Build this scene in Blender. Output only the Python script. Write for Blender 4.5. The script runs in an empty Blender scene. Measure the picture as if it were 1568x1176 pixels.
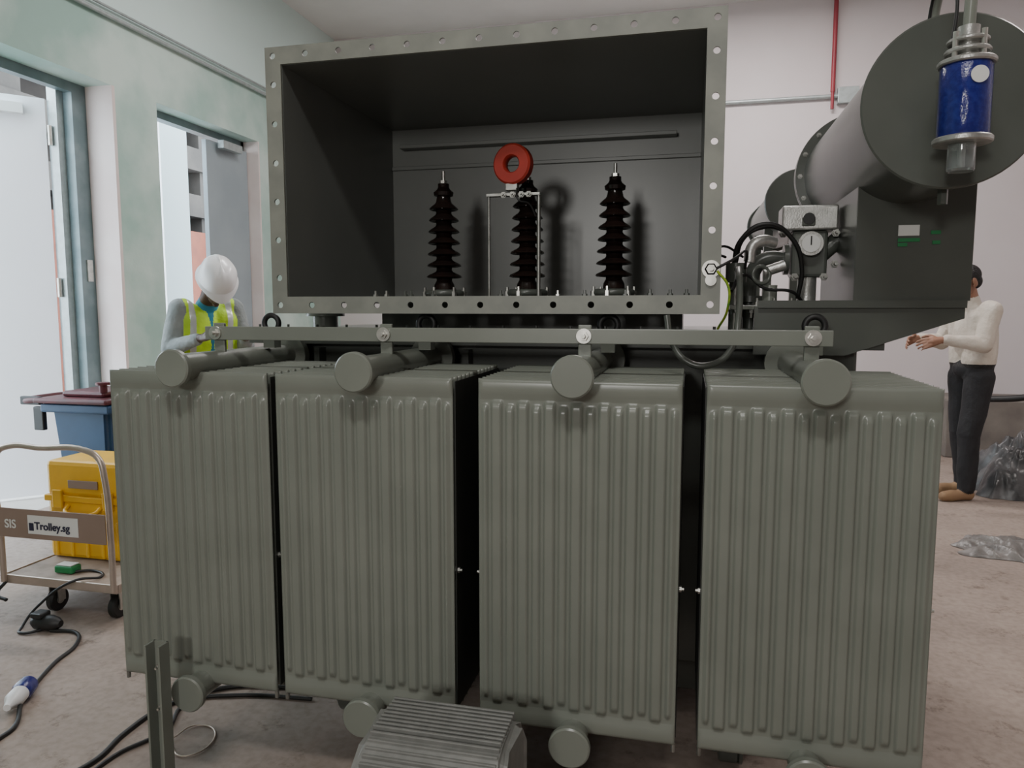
import bpy, bmesh, math, random
import numpy as np
from mathutils import Vector, Matrix, Euler, noise
random.seed(4)
H=1.42
S=bpy.context.scene
COL=S.collection

# ---------------------------------------------------------------- materials
def mat(name,c,rough=.5,metal=0,c2=None,scale=8,bump=0,bscale=60,spec=.5,trans=0,detail=4,lo=.4,hi=.65):
    m=bpy.data.materials.new(name); m.use_nodes=True
    n=m.node_tree.nodes; l=m.node_tree.links; b=n['Principled BSDF']
    b.inputs['Base Color'].default_value=(*c,1); b.inputs['Roughness'].default_value=rough
    b.inputs['Metallic'].default_value=metal; b.inputs['Specular IOR Level'].default_value=spec
    if trans: b.inputs['Transmission Weight'].default_value=trans
    tc=n.new('ShaderNodeTexCoord')
    if c2 is not None:
        t=n.new('ShaderNodeTexNoise'); t.inputs['Scale'].default_value=scale; t.inputs['Detail'].default_value=detail
        l.new(tc.outputs['Object'],t.inputs['Vector'])
        r=n.new('ShaderNodeValToRGB'); r.color_ramp.elements[0].position=lo; r.color_ramp.elements[1].position=hi
        r.color_ramp.elements[0].color=(*c,1); r.color_ramp.elements[1].color=(*c2,1)
        l.new(t.outputs['Fac'],r.inputs['Fac']); l.new(r.outputs['Color'],b.inputs['Base Color'])
    if bump:
        t=n.new('ShaderNodeTexNoise'); t.inputs['Scale'].default_value=bscale; t.inputs['Detail'].default_value=3
        l.new(tc.outputs['Object'],t.inputs['Vector'])
        bp=n.new('ShaderNodeBump'); bp.inputs['Strength'].default_value=bump; bp.inputs['Distance'].default_value=.02
        l.new(t.outputs['Fac'],bp.inputs['Height']); l.new(bp.outputs['Normal'],b.inputs['Normal'])
    return m
M={}
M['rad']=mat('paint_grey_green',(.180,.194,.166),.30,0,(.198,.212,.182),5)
M['gapshade']=mat('painted_gap_shade',(.034,.036,.032),.5,0,(.040,.042,.037),5)  # near-black colour carries the shade between the radiators
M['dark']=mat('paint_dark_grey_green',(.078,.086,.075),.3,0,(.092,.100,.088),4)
M['boxin']=mat('paint_box_inside',(.145,.153,.142),.32,0,(.160,.168,.156),3)
M['flange']=mat('paint_flange',(.20,.208,.182),.45,0,(.25,.258,.222),10)
M['black']=mat('black_rubber',(.012,.012,.012),.5)
M['bushing']=mat('brown_porcelain',(.012,.008,.007),.12,0,(.02,.011,.009),6)
M['zinc']=mat('zinc_steel',(.62,.61,.57),.32,.9,(.5,.5,.46),30)
M['dzinc']=mat('dull_steel',(.30,.30,.28),.4,.8,(.22,.22,.20),30)
M['alu']=mat('cast_aluminium',(.50,.50,.48),.35,.7,(.38,.38,.36),40,.1,200)
M['red']=mat('red_epoxy',(.40,.035,.02),.45,0,(.34,.03,.02),10)
M['blue']=mat('blue_silica_gel',(.010,.014,.14),.10,0,(.018,.026,.19),90,.1,300)
M['glass']=mat('clear_glass',(.8,.85,.85),.05,0,trans=.9)
M['white']=mat('white_plastic',(.75,.75,.75),.35)
M['label']=mat('white_label',(.7,.7,.68),.5)
M['green']=mat('green_label',(.01,.2,.06),.5)
M['wallb']=mat('wall_paint_pinkish_white',(.61,.555,.56),.7,0,(.64,.59,.595),1.2)
M['walll']=mat('wall_plaster_green_tint',(.31,.46,.41),.75,0,(.52,.63,.58),1.6,.1,25,detail=6)
M['wallu']=mat('wall_paint_upper',(.60,.74,.71),.7,0,(.64,.77,.74),1.0)
M['reveal']=mat('reveal_plaster',(.66,.56,.54),.75,0,(.72,.64,.62),3)
M['ceil']=mat('ceiling_paint',(.7,.7,.68),.8,0,(.74,.74,.72),2)
M['door']=mat('door_white_paint',(.80,.80,.84),.45,0,(.82,.82,.86),2)
M['doorg']=mat('door_grey_paint',(.26,.31,.34),.5,0,(.30,.35,.38),2)
M['frame']=mat('steel_frame',(.13,.18,.19),.4,.3,(.18,.23,.24),6)
M['conc']=mat('outside_concrete',(.062,.054,.048),.9,0,(.085,.074,.065),2,.2,12)
M['concd']=mat('outside_dark_concrete',(.040,.032,.028),.9,0,(.055,.045,.039),2)
M['plinth']=mat('plinth_concrete',(.16,.14,.125),.9,0,(.22,.195,.17),4)
M['yard']=mat('yard_concrete',(.5,.48,.45),.9,0,(.6,.58,.55),2)
M['brick']=mat('orange_hoarding',(.20,.055,.03),.8,0,(.16,.045,.026),4)
M['galv']=mat('galvanised_conduit',(.42,.47,.47),.4,.5,(.36,.40,.40),20)
M['rpipe']=mat('red_pipe',(.30,.035,.05),.45,0,(.26,.03,.045),8)
M['yellow']=mat('yellow_case_plastic',(.76,.43,.015),.4,0,(.70,.39,.012),12)
M['bbin']=mat('blue_bin_plastic',(.014,.05,.12),.5,0,(.018,.06,.14),8)
M['blid']=mat('dark_red_lid',(.10,.012,.020),.45,0,(.05,.010,.014),6)
M['wood']=mat('trolley_deck',(.34,.27,.22),.6,0,(.24,.19,.15),14)
M['sign']=mat('trolley_sign_board',(.28,.20,.16),.5,0,(.25,.18,.14),5)
M['ink']=mat('dark_ink',(.02,.02,.05),.5)
M['tube']=mat('trolley_tube',(.50,.42,.36),.35,.6,(.45,.38,.32),20)
M['pump']=mat('grey_finned_casting',(.165,.167,.156),.42,0,(.20,.20,.188),30)
M['plast']=mat('plastic_sheet',(.035,.036,.038),.30,0,(.12,.12,.122),6,.2,25)
M['plast2']=mat('pale_plastic_sheet',(.13,.122,.115),.35,0,(.22,.208,.195),9,.3,25)
M['skin1']=mat('skin_dark',(.055,.028,.018),.45,0,(.07,.036,.022),12)
M['skin2']=mat('skin_brown',(.26,.13,.08),.5,0,(.3,.15,.095),12)
M['hair']=mat('black_hair',(.008,.007,.007),.5,0,bump=.6,bscale=150)
M['hivis']=mat('hi_vis_vest',(.52,.80,.03),.65,0,(.42,.68,.03),10,.3,30)
M['refl']=mat('reflective_strip',(.6,.63,.61),.3,.3)
M['greyc']=mat('grey_shirt',(.22,.25,.25),.85,0,(.28,.31,.31),10,.5,22)
M['teal']=mat('teal_collar',(.02,.18,.28),.8,0,(.03,.22,.32),10)
M['cream']=mat('cream_shirt',(.55,.49,.42),.85,0,(.62,.57,.50),7,.6,18)
M['trou']=mat('black_trousers',(.012,.012,.014),.8,0,(.018,.018,.02),9,.4,20)
M['shoe']=mat('tan_shoes',(.30,.19,.10),.7,0,(.25,.15,.08),9)
M['helmet']=mat('helmet_white',(.80,.81,.82),.25)
M['eye']=mat('eye_white',(.7,.68,.65),.2)
M['earth']=mat('earth_wire',(.35,.45,.03),.5,0,(.1,.3,.03),60)

def floor_mat():
    m=bpy.data.materials.new('dusty_concrete_floor'); m.use_nodes=True
    n=m.node_tree.nodes; l=m.node_tree.links; b=n['Principled BSDF']; b.inputs['Roughness'].default_value=.7
    tc=n.new('ShaderNodeTexCoord')
    t1=n.new('ShaderNodeTexNoise'); t1.inputs['Scale'].default_value=1.1; t1.inputs['Detail'].default_value=9; t1.inputs['Roughness'].default_value=.6
    t2=n.new('ShaderNodeTexNoise'); t2.inputs['Scale'].default_value=34; t2.inputs['Detail'].default_value=8
    t3=n.new('ShaderNodeTexNoise'); t3.inputs['Scale'].default_value=7; t3.inputs['Detail'].default_value=10; t3.inputs['Roughness'].default_value=.75
    for t in (t1,t2,t3): l.new(tc.outputs['Object'],t.inputs['Vector'])
    def ramp(src,p0,c0,p1,c1):
        r=n.new('ShaderNodeValToRGB'); e=r.color_ramp.elements
        e[0].position=p0; e[0].color=(*c0,1); e[1].position=p1; e[1].color=(*c1,1); l.new(src,r.inputs['Fac']); return r.outputs['Color']
    base=ramp(t1.outputs['Fac'],.36,(.265,.212,.180),.64,(.375,.305,.260))
    spots=ramp(t3.outputs['Fac'],.32,(.45,.41,.38),.44,(1,1,1))
    fine=ramp(t2.outputs['Fac'],.30,(.80,.79,.78),.6,(1,1,1))
    def mul(a,b2):
        x=n.new('ShaderNodeMix'); x.data_type='RGBA'; x.blend_type='MULTIPLY'; x.inputs[0].default_value=1
        l.new(a,x.inputs[6]); l.new(b2,x.inputs[7]); return x.outputs[2]
    l.new(mul(mul(base,spots),fine),b.inputs['Base Color'])
    bp=n.new('ShaderNodeBump'); bp.inputs['Strength'].default_value=.15; bp.inputs['Distance'].default_value=.006
    l.new(t2.outputs['Fac'],bp.inputs['Height']); l.new(bp.outputs['Normal'],b.inputs['Normal'])
    return m
M['floor']=floor_mat()

# ---------------------------------------------------------------- helpers
def empty(name,loc=(0,0,0)):
    o=bpy.data.objects.new(name,None); COL.objects.link(o); o.empty_display_size=.1; return o
def obj(name,me,m,parent=None,smooth=False):
    o=bpy.data.objects.new(name,me); COL.objects.link(o)
    if m is not None and len(me.materials)==0: me.materials.append(m)
    if parent: o.parent=parent
    if smooth: me.polygons.foreach_set('use_smooth',[True]*len(me.polygons))
    return o
def bm_obj(name,bm,m,parent=None,smooth=False):
    me=bpy.data.meshes.new(name); bm.to_mesh(me); bm.free(); return obj(name,me,m,parent,smooth)
def box(name,x0,x1,y0,y1,z0,z1,m,parent=None,bevel=0,rot=None):
    bm=bmesh.new(); bmesh.ops.create_cube(bm,size=1)
    cx,cy,cz=(x0+x1)/2,(y0+y1)/2,(z0+z1)/2
    for v in bm.verts: v.co=Vector((v.co.x*(x1-x0),v.co.y*(y1-y0),v.co.z*(z1-z0)))
    if bevel: bmesh.ops.bevel(bm,geom=bm.edges[:],offset=bevel,segments=2,affect='EDGES',profile=.5)
    if rot is not None: bmesh.ops.rotate(bm,verts=bm.verts,cent=(0,0,0),matrix=Euler(rot).to_matrix())
    bmesh.ops.translate(bm,verts=bm.verts,vec=(cx,cy,cz))
    return bm_obj(name,bm,m,parent,False)
def lathe(name,prof,p,axis,m,parent=None,seg=32,smooth=True):
    ax=Vector(axis).normalized(); q=ax.to_track_quat('Z','Y').to_matrix(); p=Vector(p)
    bm=bmesh.new(); rings=[]
    for r,t in prof:
        if r<1e-6: rings.append([bm.verts.new(p+q@Vector((0,0,t)))])
        else: rings.append([bm.verts.new(p+q@Vector((r*math.cos(2*math.pi*i/seg),r*math.sin(2*math.pi*i/seg),t))) for i in range(seg)])
    for a,b in zip(rings,rings[1:]):
        for i in range(seg):
            j=(i+1)%seg
            if len(a)==1 and len(b)==1: continue
            if len(a)==1: bm.faces.new((a[0],b[j],b[i]))
            elif len(b)==1: bm.faces.new((a[i],a[j],b[0]))
            else: bm.faces.new((a[i],a[j],b[j],b[i]))
    bmesh.ops.recalc_face_normals(bm,faces=bm.faces)
    if smooth:
        for f in bm.faces: f.smooth=True
        for e in bm.edges:
            if len(e.link_faces)==2 and e.calc_face_angle(0)>.6: e.smooth=False
    me=bpy.data.meshes.new(name); bm.to_mesh(me); bm.free()
    return obj(name,me,m,parent)
def cyl(name,p0,p1,r,m,parent=None,seg=28,r2=None,bev=0):
    p0=Vector(p0);p1=Vector(p1);L=(p1-p0).length; r2=r if r2 is None else r2
    if bev: pr=[(0,0),(r-bev,0),(r,bev),(r2,L-bev),(r2-bev,L),(0,L)]
    else: pr=[(0,0),(r,0),(r2,L),(0,L)]
    return lathe(name,pr,p0,p1-p0,m,parent,seg)
def tube(name,pts,r,m,parent=None,smooth=True,cyc=False):
    cu=bpy.data.curves.new(name,'CURVE'); cu.dimensions='3D'; cu.bevel_depth=r; cu.bevel_resolution=3; cu.resolution_u=8
    cu.use_fill_caps=True
    if smooth:
        s=cu.splines.new('BEZIER'); s.bezier_points.add(len(pts)-1)
        for b,p in zip(s.bezier_points,pts): b.co=p; b.handle_left_type=b.handle_right_type='AUTO'
    else:
        s=cu.splines.new('POLY'); s.points.add(len(pts)-1)
        for b,p in zip(s.points,pts): b.co=(*p,1)
    s.use_cyclic_u=cyc
    o=bpy.data.objects.new(name,cu); COL.objects.link(o); cu.materials.append(m)
    if parent: o.parent=parent
    return o
def torus(name,c,R,r,axis,m,parent=None,flat=1.0):
    ax=Vector(axis).normalized().to_track_quat('Z','Y').to_matrix(); bm=bmesh.new(); N=40;K=12; g=[]
    for i in range(N):
        a=2*math.pi*i/N; row=[]
        for k in range(K):
            b=2*math.pi*k/K; rr=R+r*math.cos(b)
            row.append(bm.verts.new(Vector(c)+ax@Vector((rr*math.cos(a),rr*math.sin(a),r*flat*math.sin(b)))))
        g.append(row)
    for i in range(N):
        for k in range(K): bm.faces.new((g[i][k],g[(i+1)%N][k],g[(i+1)%N][(k+1)%K],g[i][(k+1)%K]))
    return bm_obj(name,bm,m,parent,True)
def hexbolt(name,p,axis,r,m,parent,L=.012,stud=.01):
    pr=[(0,0),(r*1.35,0),(r*1.35,.002),(r,.002),(r,L)]
    pr+=[(r*.5,L),(r*.5,L+stud),(0,L+stud)] if stud else [(0,L)]
    lathe(name,pr,p,axis,m,parent,6,False)
def prism(name,poly,y0,y1,m,parent=None):
    bm=bmesh.new(); a=[bm.verts.new((x,y0,z)) for x,z in poly]; b=[bm.verts.new((x,y1,z)) for x,z in poly]
    bm.faces.new(a); bm.faces.new(b[::-1]); n=len(poly)
    for i in range(n): bm.faces.new((a[i],b[i],b[(i+1)%n],a[(i+1)%n]))
    bmesh.ops.recalc_face_normals(bm,faces=bm.faces); return bm_obj(name,bm,m,parent)

# ---------------------------------------------------------------- room
XL=-4.2; YB=8.4; XR=5.0; YF=-5.0; ZC=4.6; T=.25
box('floor',XL-T,XR,YF,YB,-.1,0,M['floor'])
box('ceiling',XL-T,XR+.2,YF-.2,YB+.2,ZC,ZC+.15,M['ceil'])
box('wall_back',XL-T,XR+.2,YB,YB+.2,0,ZC,M['wallb'])
box('wall_right',XR,XR+.2,YF,YB,0,ZC,M['wallb'])
box('wall_front',XL-T,XR+.2,YF-.2,YF,0,ZC,M['wallb'])
wl=empty('wall_left'); DZ=3.06; D1a,D1b=2.6,4.82; D2a,D2b=5.27,6.72
box('panel_a',XL-T,XL,YF,D1a,0,3.55,M['walll'],wl)
box('panel_b',XL-T,XL,D1b,D2a,0,3.55,M['walll'],wl)
box('panel_c',XL-T,XL,D2b,YB,0,3.55,M['walll'],wl)
box('lintel_a',XL-T,XL,D1a,D1b,DZ,3.55,M['walll'],wl)
box('lintel_b',XL-T,XL,D2a,D2b,DZ,3.55,M['walll'],wl)
box('upper',XL-T,XL,YF,YB,3.55,ZC,M['wallu'],wl)
box('reveal_lining',XL-T,XL+.004,D1b-.03,D1b,0,DZ,M['reveal'],wl)
box('reveal_lining_b',XL-T,XL+.004,D2b-.02,D2b,0,DZ,M['reveal'],wl)
tr=empty('trim_1')
cyl('conduit',(XL+.03,YF+.1,3.54),(XL+.03,YB-.02,3.54),.016,M['galv'],tr)
cyl('conduit_b',(XL+.03,YF+.1,3.60),(XL+.03,YB-.02,3.60),.010,M['galv'],tr)
tr=empty('trim_2')
cyl('conduit',(-2.5,YB-.03,3.58),(1.55,YB-.03,3.58),.022,M['galv'],tr)
box('junction_box',1.42,1.62,YB-.07,YB,3.5,3.66,M['galv'],tr,.005)
rp=empty('fire_sprinkler_pipe')
cyl('riser',(1.37,YB-.05,3.62),(1.37,YB-.05,ZC),.022,M['rpipe'],rp)
cyl('drop',(1.37,YB-.05,3.62),(1.37,YB-.05,3.45),.016,M['rpipe'],rp)

d1=empty('door_1')
box('frame_jamb',XL-T-.10,XL-T+.02,D1b-.16,D1b-.03,0,DZ,M['frame'],d1)
box('frame_jamb_stop',XL-T-.14,XL-T-.06,D1b-.22,D1b-.16,0,DZ,M['galv'],d1)
box('frame_head',XL-T-.05,XL-T+.02,D1a,D1b,DZ-.07,DZ,M['frame'],d1)
hx,hy=XL-T-.14,D1b-.24; dv=Vector((-1.245,-1.327,0)).normalized()
def leaf(name,h,dv,w,z0,z1,t,m,par):
    n=Vector((dv.y,-dv.x,0)); bm=bmesh.new(); vs=[]
    for s in (0,w):
        for tt in (0,t):
            for z in (z0,z1): vs.append(bm.verts.new(Vector((h[0],h[1],0))+dv*s+n*tt+Vector((0,0,z))))
    bmesh.ops.convex_hull(bm,input=vs); return bm_obj(name,bm,m,par)
leaf('leaf',(hx,hy),dv,1.4,.02,2.93,.05,M['door'],d1)
c=Vector((hx,hy,0))+dv*.12
leaf('door_closer',(c.x+.03,c.y-.05),dv,.32,2.80,2.87,.06,M['white'],d1)
for z in (.4,1.5,2.6): cyl('hinge_%d'%int(z*10),(hx+.03,hy-.0,z),(hx+.03,hy-.0,z+.14),.016,M['zinc'],d1)
box('lock_plate',XL-T+.02,XL-T+.03,D1b-.11,D1b-.06,1.62,1.78,M['zinc'],d1)
d2=empty('door_2')
box('frame_head',XL-T,XL-T+.09,D2a,D2b,DZ-.06,DZ,M['frame'],d2)
box('frame_jamb',XL-T,XL-T+.09,D2b-.06,D2b-.02,0,DZ,M['frame'],d2)
leaf('leaf_closed',(XL-.12,D2b-.03),Vector((-.05,-1,0)).normalized(),.60,.02,DZ-.1,.045,M['doorg'],d2)
leaf('leaf_open',(XL-T,D2a+.01),Vector((-1,.22,0)).normalized(),.75,.02,DZ-.1,.045,M['door'],d2)
box('closer',XL-.10,XL-.04,6.2,6.5,2.9,2.97,M['galv'],d2)
ou=empty('outside_yard')
box('yard_slab',-16,XL-T,-6,26,-.1,-.005,M['yard'],ou)
box('added_white_column',-5.75,-5.32,6.7,7.12,0,4.6,M['door'],ou)  # white column added to catch sky light as a bright doorway strip
box('boundary_wall',-9.3,-9.1,6,24,0,2.85,M['brick'],ou)
for i in range(9): box('boundary_post_%d'%i,-9.1,-9.02,7+i*1.9,7.1+i*1.9,0,2.95,M['conc'],ou)
for k,z in enumerate((3.3,4.25,5.2)): box('opposite_block_band_%d'%k,-10.6,-10.0,6,25,z,z+.45,M['conc'],ou)
box('opposite_block_core',-11.0,-10.6,6,25,0,6.0,M['concd'],ou)
for i in range(8): box('opposite_block_pier_%d'%i,-10.6,-10.1,7+i*2.3,7.35+i*2.3,0,6,M['conc'],ou)

# ---------------------------------------------------------------- transformer
TR=empty('power_transformer')
RC=[-1.392,-.852,-.268,.302]; PC=[-1.378,-.838,-.270,.298]; RW=.514; Y0=1.80; ZT=H-.18; ZB=H-1.106
def panel(nx_per,full):
    hw=RW/2; L=7; w=(RW-.030)/L
    xs=[-hw,-hw+.004,-hw+.010]
    for i in range(L*nx_per+1): xs.append(-hw+.015+w*i/nx_per)
    xs+=[hw-.010,hw-.004,hw]
    hgt=ZT-ZB
    ends=[.0,.005,.011,.040,.052,.056,.060,.065,.071,.078,.086,.094]
    zs=ends+([.25,.46,.67] if full else [.46])+[hgt-e for e in ends[::-1]]
    def st(v): v=max(0,min(1,v)); return v*v*(3-2*v)
    def ridge(x,e):
        p=((x+hw-.015)/w)
        if p<-.01 or p>L+.01: return 0
        f=p-math.floor(p); d=abs(f-.5); d2=.5-d
        km=st((e-.054)/.014); kn=st((e-.066)/.014)
        return max(st((.22-d)/.07)*km, .80*st((.17-d2)/.07)*kn)
    V=[];F=[]; nx=len(xs);nz=len(zs)
    for side in (-1,1):
        for z in zs:
            e=min(z,hgt-z); em=0 if e<.002 else (.7 if e<.008 else 1)
            hd=1-max(0,min(1,(e-.042)/.010))
            for x in xs:
                ed=min(x+hw,hw-x); xm=0 if ed<.002 else (.7 if ed<.006 else 1)
                t=.003+.006*hd*min(em,xm)+.0120*ridge(x,e)*xm
                V.append((x,side*t,z))
    for s in (0,1):
        o=s*nx*nz
        for j in range(nz-1):
            for i in range(nx-1):
                a=o+j*nx+i; q=(a,a+1,a+nx+1,a+nx)
                F.append(q if s==0 else q[::-1])
    o=nx*nz
    for i in range(nx-1):
        F.append((i+1,i,o+i,o+i+1)); a=(nz-1)*nx+i; F.append((a,a+1,o+a+1,o+a))
    for j in range(nz-1):
        a=j*nx; F.append((a,a+nx,o+a+nx,o+a)); a=j*nx+nx-1; F.append((a+nx,a,o+a,o+a+nx))
    return V,F
P1=panel(20,True);P2=panel(6,False)
def radiator(idx,cx,px):
    V=[];F=[]
    for k in range(13):
        pv,pf=P1 if k==0 else P2; o=len(V); y=Y0+.018+k*.038
        V+=[(x+cx,y+yy,ZB+z) for x,yy,z in pv]; F+=[tuple(o+i for i in f) for f in pf]
    me=bpy.data.meshes.new('radiator_panels'); me.from_pydata(V,[],F); me.update()
    obj('radiator_panels_%d'%idx,me,M['rad'],TR,True)
    for nm,z in (('upper',H-.165),('lower',ZB)):
        cyl('%s_header_pipe_%d'%(nm,idx),(px,1.755,z),(px,2.42,z),.038,M['rad'],TR)
        cyl('%s_header_cap_%d'%(nm,idx),(px,1.735,z),(px,1.757,z),.053,M['rad'],TR,40,bev=.004)
        cyl('%s_valve_flange_%d'%(nm,idx),(px,2.33,z),(px,2.36,z),.075,M['rad'],TR,32)
    zz=ZB+.40
    for sx in (-1,1):
        x=cx+sx*(RW/2-.004)
        box('gap_shade_plate_%d_%d'%(idx,sx+1),cx+sx*(RW/2+.0015)-.001,cx+sx*(RW/2+.0015)+.001,Y0+.030,Y0+.485,ZB+.012,ZT-.012,M['gapshade'],TR)  # added plates, coloured dark to paint in the gap shade
        hexbolt('stay_nut_%d_%d'%(idx,sx+1),(x,Y0+.045,zz),(sx,0,0),.008,M['zinc'],TR,.012,.006)
        cyl('drain_stud_%d_%d'%(idx,sx+1),(x-sx*.0,Y0+.02,ZB+.005),(x,Y0+.02,ZB-.02),.006,M['dzinc'],TR,10)
    box('lug_%d'%idx,px-.018,px+.018,1.955,1.967,H-.14,H-.045,M['rad'],TR,.003)
    hexbolt('tie_bolt_%d'%idx,(px,1.937,H-.074),(0,-1,0),.013,M['zinc'],TR,.010,.010)
    cyl('tie_washer_%d'%idx,(px,1.940,H-.074),(px,1.934,H-.074),.020,M['zinc'],TR,20)
    torus('lifting_eye_%d'%idx,(px+.04,2.18,H-.050),.026,.009,(0,1,0),M['black'],TR)
    box('lifting_eye_base_%d'%idx,px+.02,px+.06,2.16,2.20,H-.13,H-.075,M['rad'],TR)
for i,(c,p) in enumerate(zip(RC,PC)): radiator(i+1,c,p)
box('tie_bar',-1.415,.345,1.940,1.952,H-.095,H-.055,M['rad'],TR,.002)
TKx0,TKx1,TKy0,TKy1=-1.48,.50,2.42,3.30
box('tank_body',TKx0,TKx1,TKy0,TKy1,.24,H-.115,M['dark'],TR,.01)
box('tank_rim',TKx0-.06,TKx1+.06,TKy0-.06,TKy1+.06,H-.125,H-.100,M['dark'],TR)
box('tank_cover',TKx0-.06,TKx1+.06,TKy0-.06,TKy1+.06,H-.098,H-.080,M['dark'],TR,.003)
for i in range(19):
    x=TKx0-.03+i*(TKx1-TKx0+.06)/18
    hexbolt('cover_bolt_%d'%i,(x,TKy0-.035,H-.080),(0,0,1),.010,M['dark'],TR,.010,.012)
for x in (TKx0+.2,TKx0+.75,TKx1-.75,TKx1-.2): box('tank_rib_%d'%int(x*100),x-.01,x+.01,TKy0-.05,TKy0,.3,H-.14,M['dark'],TR)
for y in (2.5,3.2): box('base_channel_%d'%int(y*10),TKx0+.05,TKx1-.05,y-.06,y+.06,.14,.24,M['dark'],TR,.004)
for x in (TKx0+.35,TKx1-.35):
    box('skid_%d'%int(x*100),x-.06,x+.06,2.2,3.5,.10,.14,M['dark'],TR)
    for y in (2.3,3.4):
        cyl('wheel_%d_%d'%(int(x*100),int(y*10)),(x-.03,y,.085),(x+.03,y,.085),.085,M['dark'],TR,28,bev=.006)
        cyl('wheel_flange_%d_%d'%(int(x*100),int(y*10)),(x+.03,y,.095),(x+.04,y,.095),.095,M['dark'],TR,28)
        box('wheel_fork_%d_%d'%(int(x*100),int(y*10)),x-.05,x-.035,y-.04,y+.04,.04,.13,M['dark'],TR)
cyl('filler_stub',(-1.30,2.48,H-.08),(-1.30,2.48,H-.03),.045,M['rad'],TR)
cyl('filler_flange',(-1.30,2.48,H-.03),(-1.30,2.48,H-.015),.07,M['rad'],TR)

BX0,BX1,BY0,BY1,BZ0,BZ1=-1.28,.080,2.10,2.97,H-.017,H+.789; FW=.052
CB=TR
ix0,ix1,iz0,iz1=BX0+FW,BX1-FW,BZ0+FW,BZ1-FW; tk=.006
box('box_left_wall',ix0-tk,ix0,BY0+.008,BY1,iz0-tk,iz1+tk,M['boxin'],CB)
box('box_right_wall',ix1,ix1+tk,BY0+.008,BY1,iz0-tk,iz1+tk,M['boxin'],CB)
box('box_roof',ix0,ix1,BY0+.008,BY1,iz1,iz1+tk,M['boxin'],CB)
box('box_base',ix0,ix1,BY0+.008,BY1,iz0-tk-.012,iz0-.012,M['boxin'],CB)
box('box_back_wall',ix0-tk,ix1+tk,BY1,BY1+tk,iz0-tk,iz1+tk,M['boxin'],CB)
box('back_top_ledge',ix0+.05,ix1-.09,BY1-.05,BY1,iz1-.085,iz1-.070,M['boxin'],CB,.002)
box('back_stiffener',ix0+.0,ix1-.0,BY1-.012,BY1,iz1-.165,iz1-.150,M['boxin'],CB,.002)
box('box_pedestal',ix0+.16,ix1-.05,2.46,2.93,H-.085,iz0-.018,M['dark'],CB)
def flange():
    bm=bmesh.new()
    def cell(x0,x1,z0,z1,cx,cz,r=.0095):
        an=[2*math.pi*i/16 for i in range(16)]+[math.atan2(z-cz,x-cx)%(2*math.pi) for x in (x0,x1) for z in (z0,z1)]
        an=sorted(set(round(a,5) for a in an)); I=[];O=[]
        for a in an:
            dx,dz=math.cos(a),math.sin(a); s=1e9
            if dx>1e-6:s=min(s,(x1-cx)/dx)
            if dx<-1e-6:s=min(s,(x0-cx)/dx)
            if dz>1e-6:s=min(s,(z1-cz)/dz)
            if dz<-1e-6:s=min(s,(z0-cz)/dz)
            I.append(bm.verts.new((cx+dx*r,BY0,cz+dz*r))); O.append(bm.verts.new((cx+dx*s,BY0,cz+dz*s)))
        n=len(an)
        for i in range(n): bm.faces.new((I[i],O[i],O[(i+1)%n],I[(i+1)%n]))
    hf=FW/2; n=13; xs=[BX0+hf+i*(BX1-BX0-FW)/(n-1) for i in range(n)]
    bd=[BX0]+[(a+b)/2 for a,b in zip(xs,xs[1:])]+[BX1]
    for z0 in (BZ0,BZ1-FW):
        for i in range(n): cell(bd[i],bd[i+1],z0,z0+FW,xs[i],z0+hf)
    m=6; hz=(BZ1-BZ0-2*FW)
    for x0 in (BX0,BX1-FW):
        for i in range(m):
            a=BZ0+FW+hz*i/m; b=BZ0+FW+hz*(i+1)/m; cell(x0,x0+FW,a,b,x0+hf,(a+b)/2)
    bmesh.ops.remove_doubles(bm,verts=bm.verts,dist=1e-5)
    bmesh.ops.recalc_face_normals(bm,faces=bm.faces)
    o=bm_obj('box_front_flange',bm,M['flange'],CB); s=o.modifiers.new('s','SOLIDIFY'); s.thickness=.006; s.offset=0
flange()
sx=[-1.03,-.985,-.93,-.90,-.82,-.60,-.42,-.33,-.20,-.12,-.06,-.01]
for i,x in enumerate(sx):
    hexbolt('base_stud_%d'%i,(x,2.30+.10*random.random(),iz0-.012),(0,0,1),.009,M['zinc'] if i in (0,1,6) else M['dark'],CB,.022,.012)
hexbolt('earth_bolt',(BX1-FW/2,BY0-.006,H+.105),(0,-1,0),.013,M['zinc'],CB,.012,.012)
cyl('earth_washer',(BX1-FW/2,BY0-.003,H+.105),(BX1-FW/2,BY0-.008,H+.105),.024,M['zinc'],CB)
cyl('earth_washer_b',(BX1-FW/2,BY0-.003,H+.075),(BX1-FW/2,BY0-.01,H+.075),.015,M['zinc'],CB)
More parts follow.
